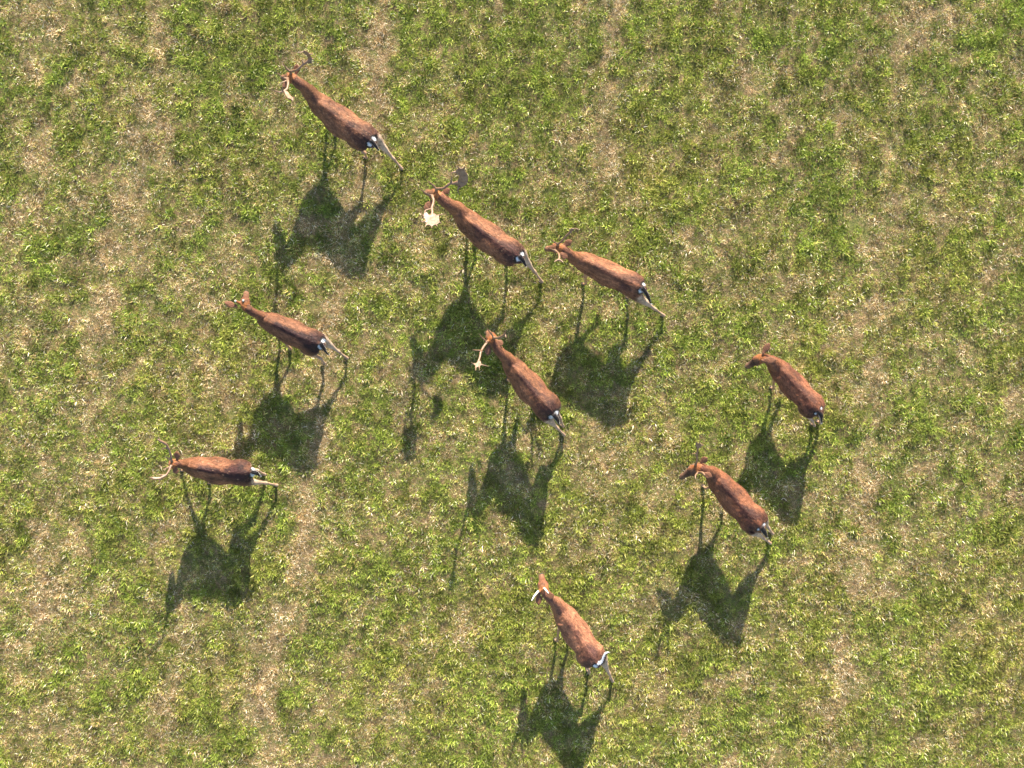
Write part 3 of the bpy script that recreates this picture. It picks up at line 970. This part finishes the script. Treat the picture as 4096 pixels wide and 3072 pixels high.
deer('fallow_deer', 'light brown buck with short forked antlers, behind the one with broad palms', (2150, 880), 3.949, dict(
    seed=3, size=1.0, spots=.25, tone=(1.2, 1.15, 1.1), saddle=.6,
    spine=[(700, 640), (790, 680), (950, 760), (1130, 850), (1310, 935), (1480, 1010), (1665, 1095)],
    w=[300, 330, 360, 380, 385, 392, 230],
    neck=[(620, 610, .84, 260), (540, 565, .92, 215), (470, 510, .97, 190), (385, 440, 1.0, 165)],
    nose=(120, 455, .86), hk=.95,
    ears=[((415, 395), (545, 325), 1.02, 1.08), ((370, 535), (475, 600), 1.04, 1.02)],
    tail=[(1650, 1060, .84, .027), (1705, 1140, .80, .028), (1755, 1235, .72, .022), (1790, 1330, .64, .008)],
    hoof=dict(fl=(730, 1015), fr=(1040, 1030, .18), hl=(1975, 1512), hr=(1425, 1225)),
    antlers=[dict(base=(318, 390, 1.06), tubes=[
        [(318, 395, 1.04, .018), (330, 375, 1.09, .015), (390, 330, 1.17, .013), (435, 270, 1.24, .012), (480, 222, 1.29, .012), (520, 190, 1.32, .011)],
        [(322, 380, 1.08, .012), (270, 350, 1.11, .008), (200, 300, 1.19, .004)],
        [(545, 160, 1.35, .012), (595, 135, 1.38, .008), (655, 152, 1.40, .004)], [(540, 150, 1.36, .011), (498, 145, 1.38, .006)]],
        palm=[(495, 225, 1.28), (505, 185, 1.32), (500, 150, 1.36), (535, 128, 1.39), (590, 135, 1.38), (565, 165, 1.35), (535, 205, 1.31)], thick=.006),
        dict(base=(275, 480, 1.04), tubes=[
        [(278, 480, 1.03, .018), (290, 488, 1.08, .014), (335, 535, 1.16, .013), (345, 590, 1.22, .013), (335, 635, 1.27, .013)],
        [(285, 482, 1.07, .012), (230, 465, 1.10, .008), (168, 435, 1.17, .004)],
        [(335, 625, 1.26, .013), (300, 640, 1.28, .010), (262, 664, 1.31, .004)], [(338, 625, 1.26, .013), (370, 640, 1.28, .012), (408, 672, 1.31, .006)]])]))

deer('fallow_deer', 'dark young deer with two white stubs on its head instead of antlers', (880, 1130), 4.022, dict(
    seed=4, size=.96, spots=.15, tone=(.82, .80, .82), saddle=.9,
    spine=[(760, 620), (850, 655), (1000, 730), (1160, 805), (1320, 880), (1470, 945), (1640, 1015)],
    w=[300, 335, 375, 392, 395, 405, 235],
    neck=[(690, 560, .76, 225), (600, 515, .83, 190), (510, 465, .89, 178), (400, 395, .94, 165)],
    nose=(420, 140, .85), hk=.92, ear=.95,
    ears=[((255, 385), (68, 318), .95, .98), ((455, 365), (495, 455), 1.01, 1.0)],
    tail=[(1625, 980, .84, .026), (1665, 1050, .80, .024), (1705, 1120, .74, .016), (1742, 1165, .70, .007)],
    hoof=dict(fl=(1140, 1075), fr=(960, 840), hl=(1668, 1300), hr=(2040, 1218)),
    antlers=[dict(base=(375, 285, .985), stub=True, label='pale antler stub', tubes=[[(375, 300, .965, .014), (375, 292, .99, .014), (374, 285, 1.01, .012)]]),
             dict(base=(247, 297, .975), stub=True, label='pale antler stub', tubes=[[(255, 305, .955, .014), (249, 299, .98, .014), (246, 296, 1.0, .012)]])]))

deer('fallow_deer', 'buck in the middle of the herd, one antler ending in a star-shaped palm', (1870, 1290), 3.456, dict(
    seed=5, size=1.0, spots=.2, tone=(1.02, .98, .95),
    spine=[(610, 590), (665, 655), (760, 780), (860, 900), (970, 1020), (1080, 1135), (1205, 1270)],
    w=[268, 305, 355, 376, 360, 385, 235],
    neck=[(560, 515, .84, 225), (490, 445, .92, 195), (430, 380, .99, 180), (350, 250, 1.04, 150)],
    nose=(275, 120, .88),
    ears=[((410, 255), (490, 310), 1.06, 1.06), ((295, 330), (275, 455), 1.03, 1.0)],
    tail=[(1190, 1275, .84, .028), (1235, 1330, .80, .030), (1262, 1395, .70, .014)],
    hoof=dict(fl=(560, 795), fr=(930, 870, .22), hl=(1325, 1540), hr=(1300, 1420)),
    antlers=[dict(base=(365, 215, 1.09), tubes=[
        [(362, 222, 1.07, .019), (375, 212, 1.12, .016), (430, 210, 1.19, .015), (485, 182, 1.26, .015), (515, 170, 1.30, .014), (532, 205, 1.33, .006)],
        [(368, 215, 1.10, .013), (325, 150, 1.15, .010), (268, 85, 1.24, .005)],
        [(508, 178, 1.29, .013), (515, 145, 1.34, .009), (550, 90, 1.42, .004)]]),
        dict(base=(268, 265, 1.08), tubes=[
        [(275, 262, 1.07, .019), (265, 280, 1.12, .016), (215, 350, 1.19, .014), (182, 415, 1.25, .014), (170, 480, 1.30, .012), (150, 540, 1.34, .013)],
        [(268, 268, 1.10, .012), (225, 230, 1.15, .009), (160, 162, 1.22, .004)],
        [(190, 390, 1.24, .012), (140, 385, 1.28, .008), (70, 378, 1.32, .004)],
        [(120, 575, 1.37, .010), (85, 572, 1.38, .007), (50, 555, 1.40, .004)], [(115, 600, 1.40, .009), (113, 665, 1.47, .005)],
        [(160, 600, 1.40, .009), (165, 660, 1.46, .004)], [(180, 580, 1.38, .009), (230, 592, 1.39, .006), (292, 607, 1.42, .004)]],
        palm=[(145, 515, 1.32), (178, 530, 1.33), (195, 578, 1.37), (178, 600, 1.40), (168, 630, 1.43), (145, 612, 1.41), (120, 632, 1.43), (105, 595, 1.40), (75, 572, 1.38), (115, 568, 1.37), (135, 545, 1.35)], thick=.006)]))

deer('fallow_deer', 'antlerless doe furthest right, dark muzzle, both ears spread', (2950, 1340), 4.1475, dict(
    seed=6, size=.88, face=.85, patch=.72, spots=.25, tone=(.98, .86, .86), saddle=.55, ear=1.15 if False else 1.0,
    spine=[(640, 510), (705, 580), (830, 715), (950, 850), (1070, 980), (1185, 1105), (1360, 1290)],
    w=[300, 355, 392, 400, 385, 425, 250],
    neck=[(600, 470, .78, 250), (545, 425, .83, 225), (480, 395, .87, 205), (418, 368, .90, 175)],
    nose=(140, 532, .72), hk=.92, brow=.9,
    ears=[((425, 300), (535, 132), .96, 1.0), ((425, 420), (655, 415), 1.00, 1.02)],
    tail=[(1345, 1255, .84, .026), (1385, 1330, .80, .030), (1390, 1395, .72, .018), (1392, 1460, .66, .006)],
    hoof=dict(fl=(560, 882), fr=(730, 960, .05), hl=(1235, 1482), hr=(1330, 1440))))

deer('fallow_deer', 'spotted buck walking straight left, head lowered behind thin swept antlers', (580, 1760), 3.881, dict(
    seed=7, size=1.02, antler_rise=.5, spots=.6, tone=(.95, .9, .88), saddle=.85,
    spine=[(715, 405), (790, 420), (950, 450), (1110, 478), (1270, 495), (1430, 500), (1655, 498)],
    w=[285, 320, 385, 405, 385, 405, 250],
    neck=[(650, 385, .80, 220), (590, 375, .86, 190), (530, 368, .92, 178), (455, 368, .97, 155)],
    nose=(425, 385, .74), hk=.95,
    ears=[((500, 300), (492, 172), 1.0, 1.05), ((475, 430), (478, 530), .97, .95)],
    tail=[(1660, 495, .84, .028), (1725, 512, .81, .028), (1790, 560, .72, .012)],
    hoof=dict(fl=(1010, 665), fr=(585, 470), hl=(2045, 695), hr=(1850, 535)),
    antlers=[dict(base=(415, 330, 1.01), tubes=[
        [(425, 335, .99, .018), (412, 315, 1.05, .014), (402, 240, 1.13, .013), (375, 150, 1.22, .013), (330, 65, 1.30, .014), (235, 12, 1.38, .015), (190, -12, 1.42, .006)],
        [(410, 305, 1.06, .010), (365, 285, 1.10, .007), (300, 250, 1.15, .004)],
        [(362, 125, 1.24, .010), (305, 128, 1.28, .007), (248, 152, 1.31, .004)],
        [(330, 70, 1.29, .009), (285, 55, 1.33, .006), (255, 45, 1.36, .004)], [(240, 15, 1.37, .011), (205, -60, 1.44, .005)]]),
        dict(base=(405, 400, 1.0), tubes=[
        [(418, 395, .99, .018), (398, 410, 1.05, .014), (370, 480, 1.12, .013), (325, 545, 1.18, .013), (240, 590, 1.25, .014), (160, 598, 1.30, .013), (70, 585, 1.35, .005)],
        [(395, 405, 1.05, .010), (340, 435, 1.09, .007), (270, 470, 1.13, .004)],
        [(320, 545, 1.19, .010), (260, 545, 1.22, .007), (192, 535, 1.25, .004)],
        [(240, 590, 1.25, .010), (215, 655, 1.29, .004)], [(150, 598, 1.31, .010), (105, 620, 1.34, .004)]],
        palm=[(240, 572, 1.24), (170, 575, 1.29), (120, 575, 1.32), (95, 590, 1.34), (130, 612, 1.34), (180, 612, 1.32), (245, 608, 1.27)], thick=.006)]))

deer('fallow_deer', 'reddish buck with one thin straight antler and one short curled antler, dark face', (2690, 1760), 3.770, dict(
    seed=8, size=.97, face=.75, patch=.8, spots=.2, tone=(.98, .86, .82),
    spine=[(650, 565), (710, 640), (830, 775), (945, 905), (1060, 1035), (1180, 1160), (1335, 1330)],
    w=[300, 348, 385, 400, 392, 430, 250],
    neck=[(600, 510, .82, 245), (540, 475, .87, 220), (480, 445, .92, 205), (400, 400, .95, 178)],
    nose=(115, 572, .76), hk=.97, brow=1.1,
    ears=[((430, 330), (530, 262), .99, 1.04), ((475, 505), (598, 555), 1.03, 1.03)],
    tail=[(1340, 1310, .84, .028), (1385, 1385, .80, .032), (1425, 1465, .70, .014)],
    hoof=dict(fl=(470, 705), fr=(770, 1000, .03), hl=(1450, 1530), hr=(1480, 1390)),
    antlers=[dict(base=(348, 372, 1.0), tubes=[
        [(348, 378, .99, .017), (355, 355, 1.04, .014), (372, 290, 1.13, .012), (365, 220, 1.21, .012), (378, 160, 1.28, .012), (390, 100, 1.35, .014)],
        [(350, 365, 1.02, .010), (305, 370, 1.05, .007), (262, 368, 1.09, .004)], [(362, 215, 1.22, .010), (330, 205, 1.25, .007), (292, 212, 1.28, .004)],
        [(360, 70, 1.39, .010), (362, 20, 1.45, .004)], [(400, 70, 1.39, .010), (418, 12, 1.46, .004)], [(420, 85, 1.37, .010), (480, 72, 1.41, .004)]],
        palm=[(375, 125, 1.33), (352, 95, 1.36), (345, 55, 1.41), (375, 40, 1.43), (400, 55, 1.41), (435, 50, 1.42), (440, 85, 1.37), (410, 108, 1.35), (392, 130, 1.32)], thick=.006),
        dict(base=(385, 492, .985), tubes=[
        [(382, 485, .97, .017), (392, 492, 1.02, .015), (430, 488, 1.10, .014), (462, 500, 1.17, .013), (485, 530, 1.22, .009)],
        [(392, 492, 1.02, .013), (360, 515, 1.06, .010), (345, 545, 1.10, .009), (348, 585, 1.13, .006)]])]))

deer('fallow_deer', 'palest deer, with two white spike antlers and its tail flicked sideways', (2100, 2270), 3.455, dict(
    seed=9, size=.96, spots=.12, tone=(1.45, 1.42, 1.5), saddle=.55, flick=True,
    spine=[(510, 610), (565, 690), (655, 830), (745, 960), (830, 1080), (905, 1190), (1000, 1330)],
    w=[272, 325, 345, 352, 348, 385, 220],
    neck=[(455, 530, .80, 235), (395, 470, .87, 190), (330, 410, .92, 168), (265, 325, .95, 150)],
    nose=(222, 92, .82), hk=.98,
    ears=[((335, 350), (380, 440), 1.01, 1.0), ((190, 365), (188, 525), .94, .93)],
    tail=[(1010, 1335, .83, .026), (1070, 1300, .86, .026), (1100, 1220, .89, .024), (1118, 1185, .91, .018), (1165, 1165, .92, .006)],
    hoof=dict(fl=(425, 1000), fr=(600, 930), hl=(868, 1420), hr=(1195, 1545)),
    antlers=[dict(base=(265, 292, 1.01), stub=True, label='pale spike antler', tubes=[[(265, 300, .98, .015), (268, 290, 1.02, .014), (300, 325, 1.10, .011), (326, 358, 1.17, .005)]]),
             dict(base=(180, 330, 1.0), stub=True, label='pale spike antler', tubes=[[(188, 335, .97, .015), (178, 335, 1.01, .014), (130, 392, 1.10, .011), (92, 458, 1.18, .006)]])]))

build_ground()
build_grass()
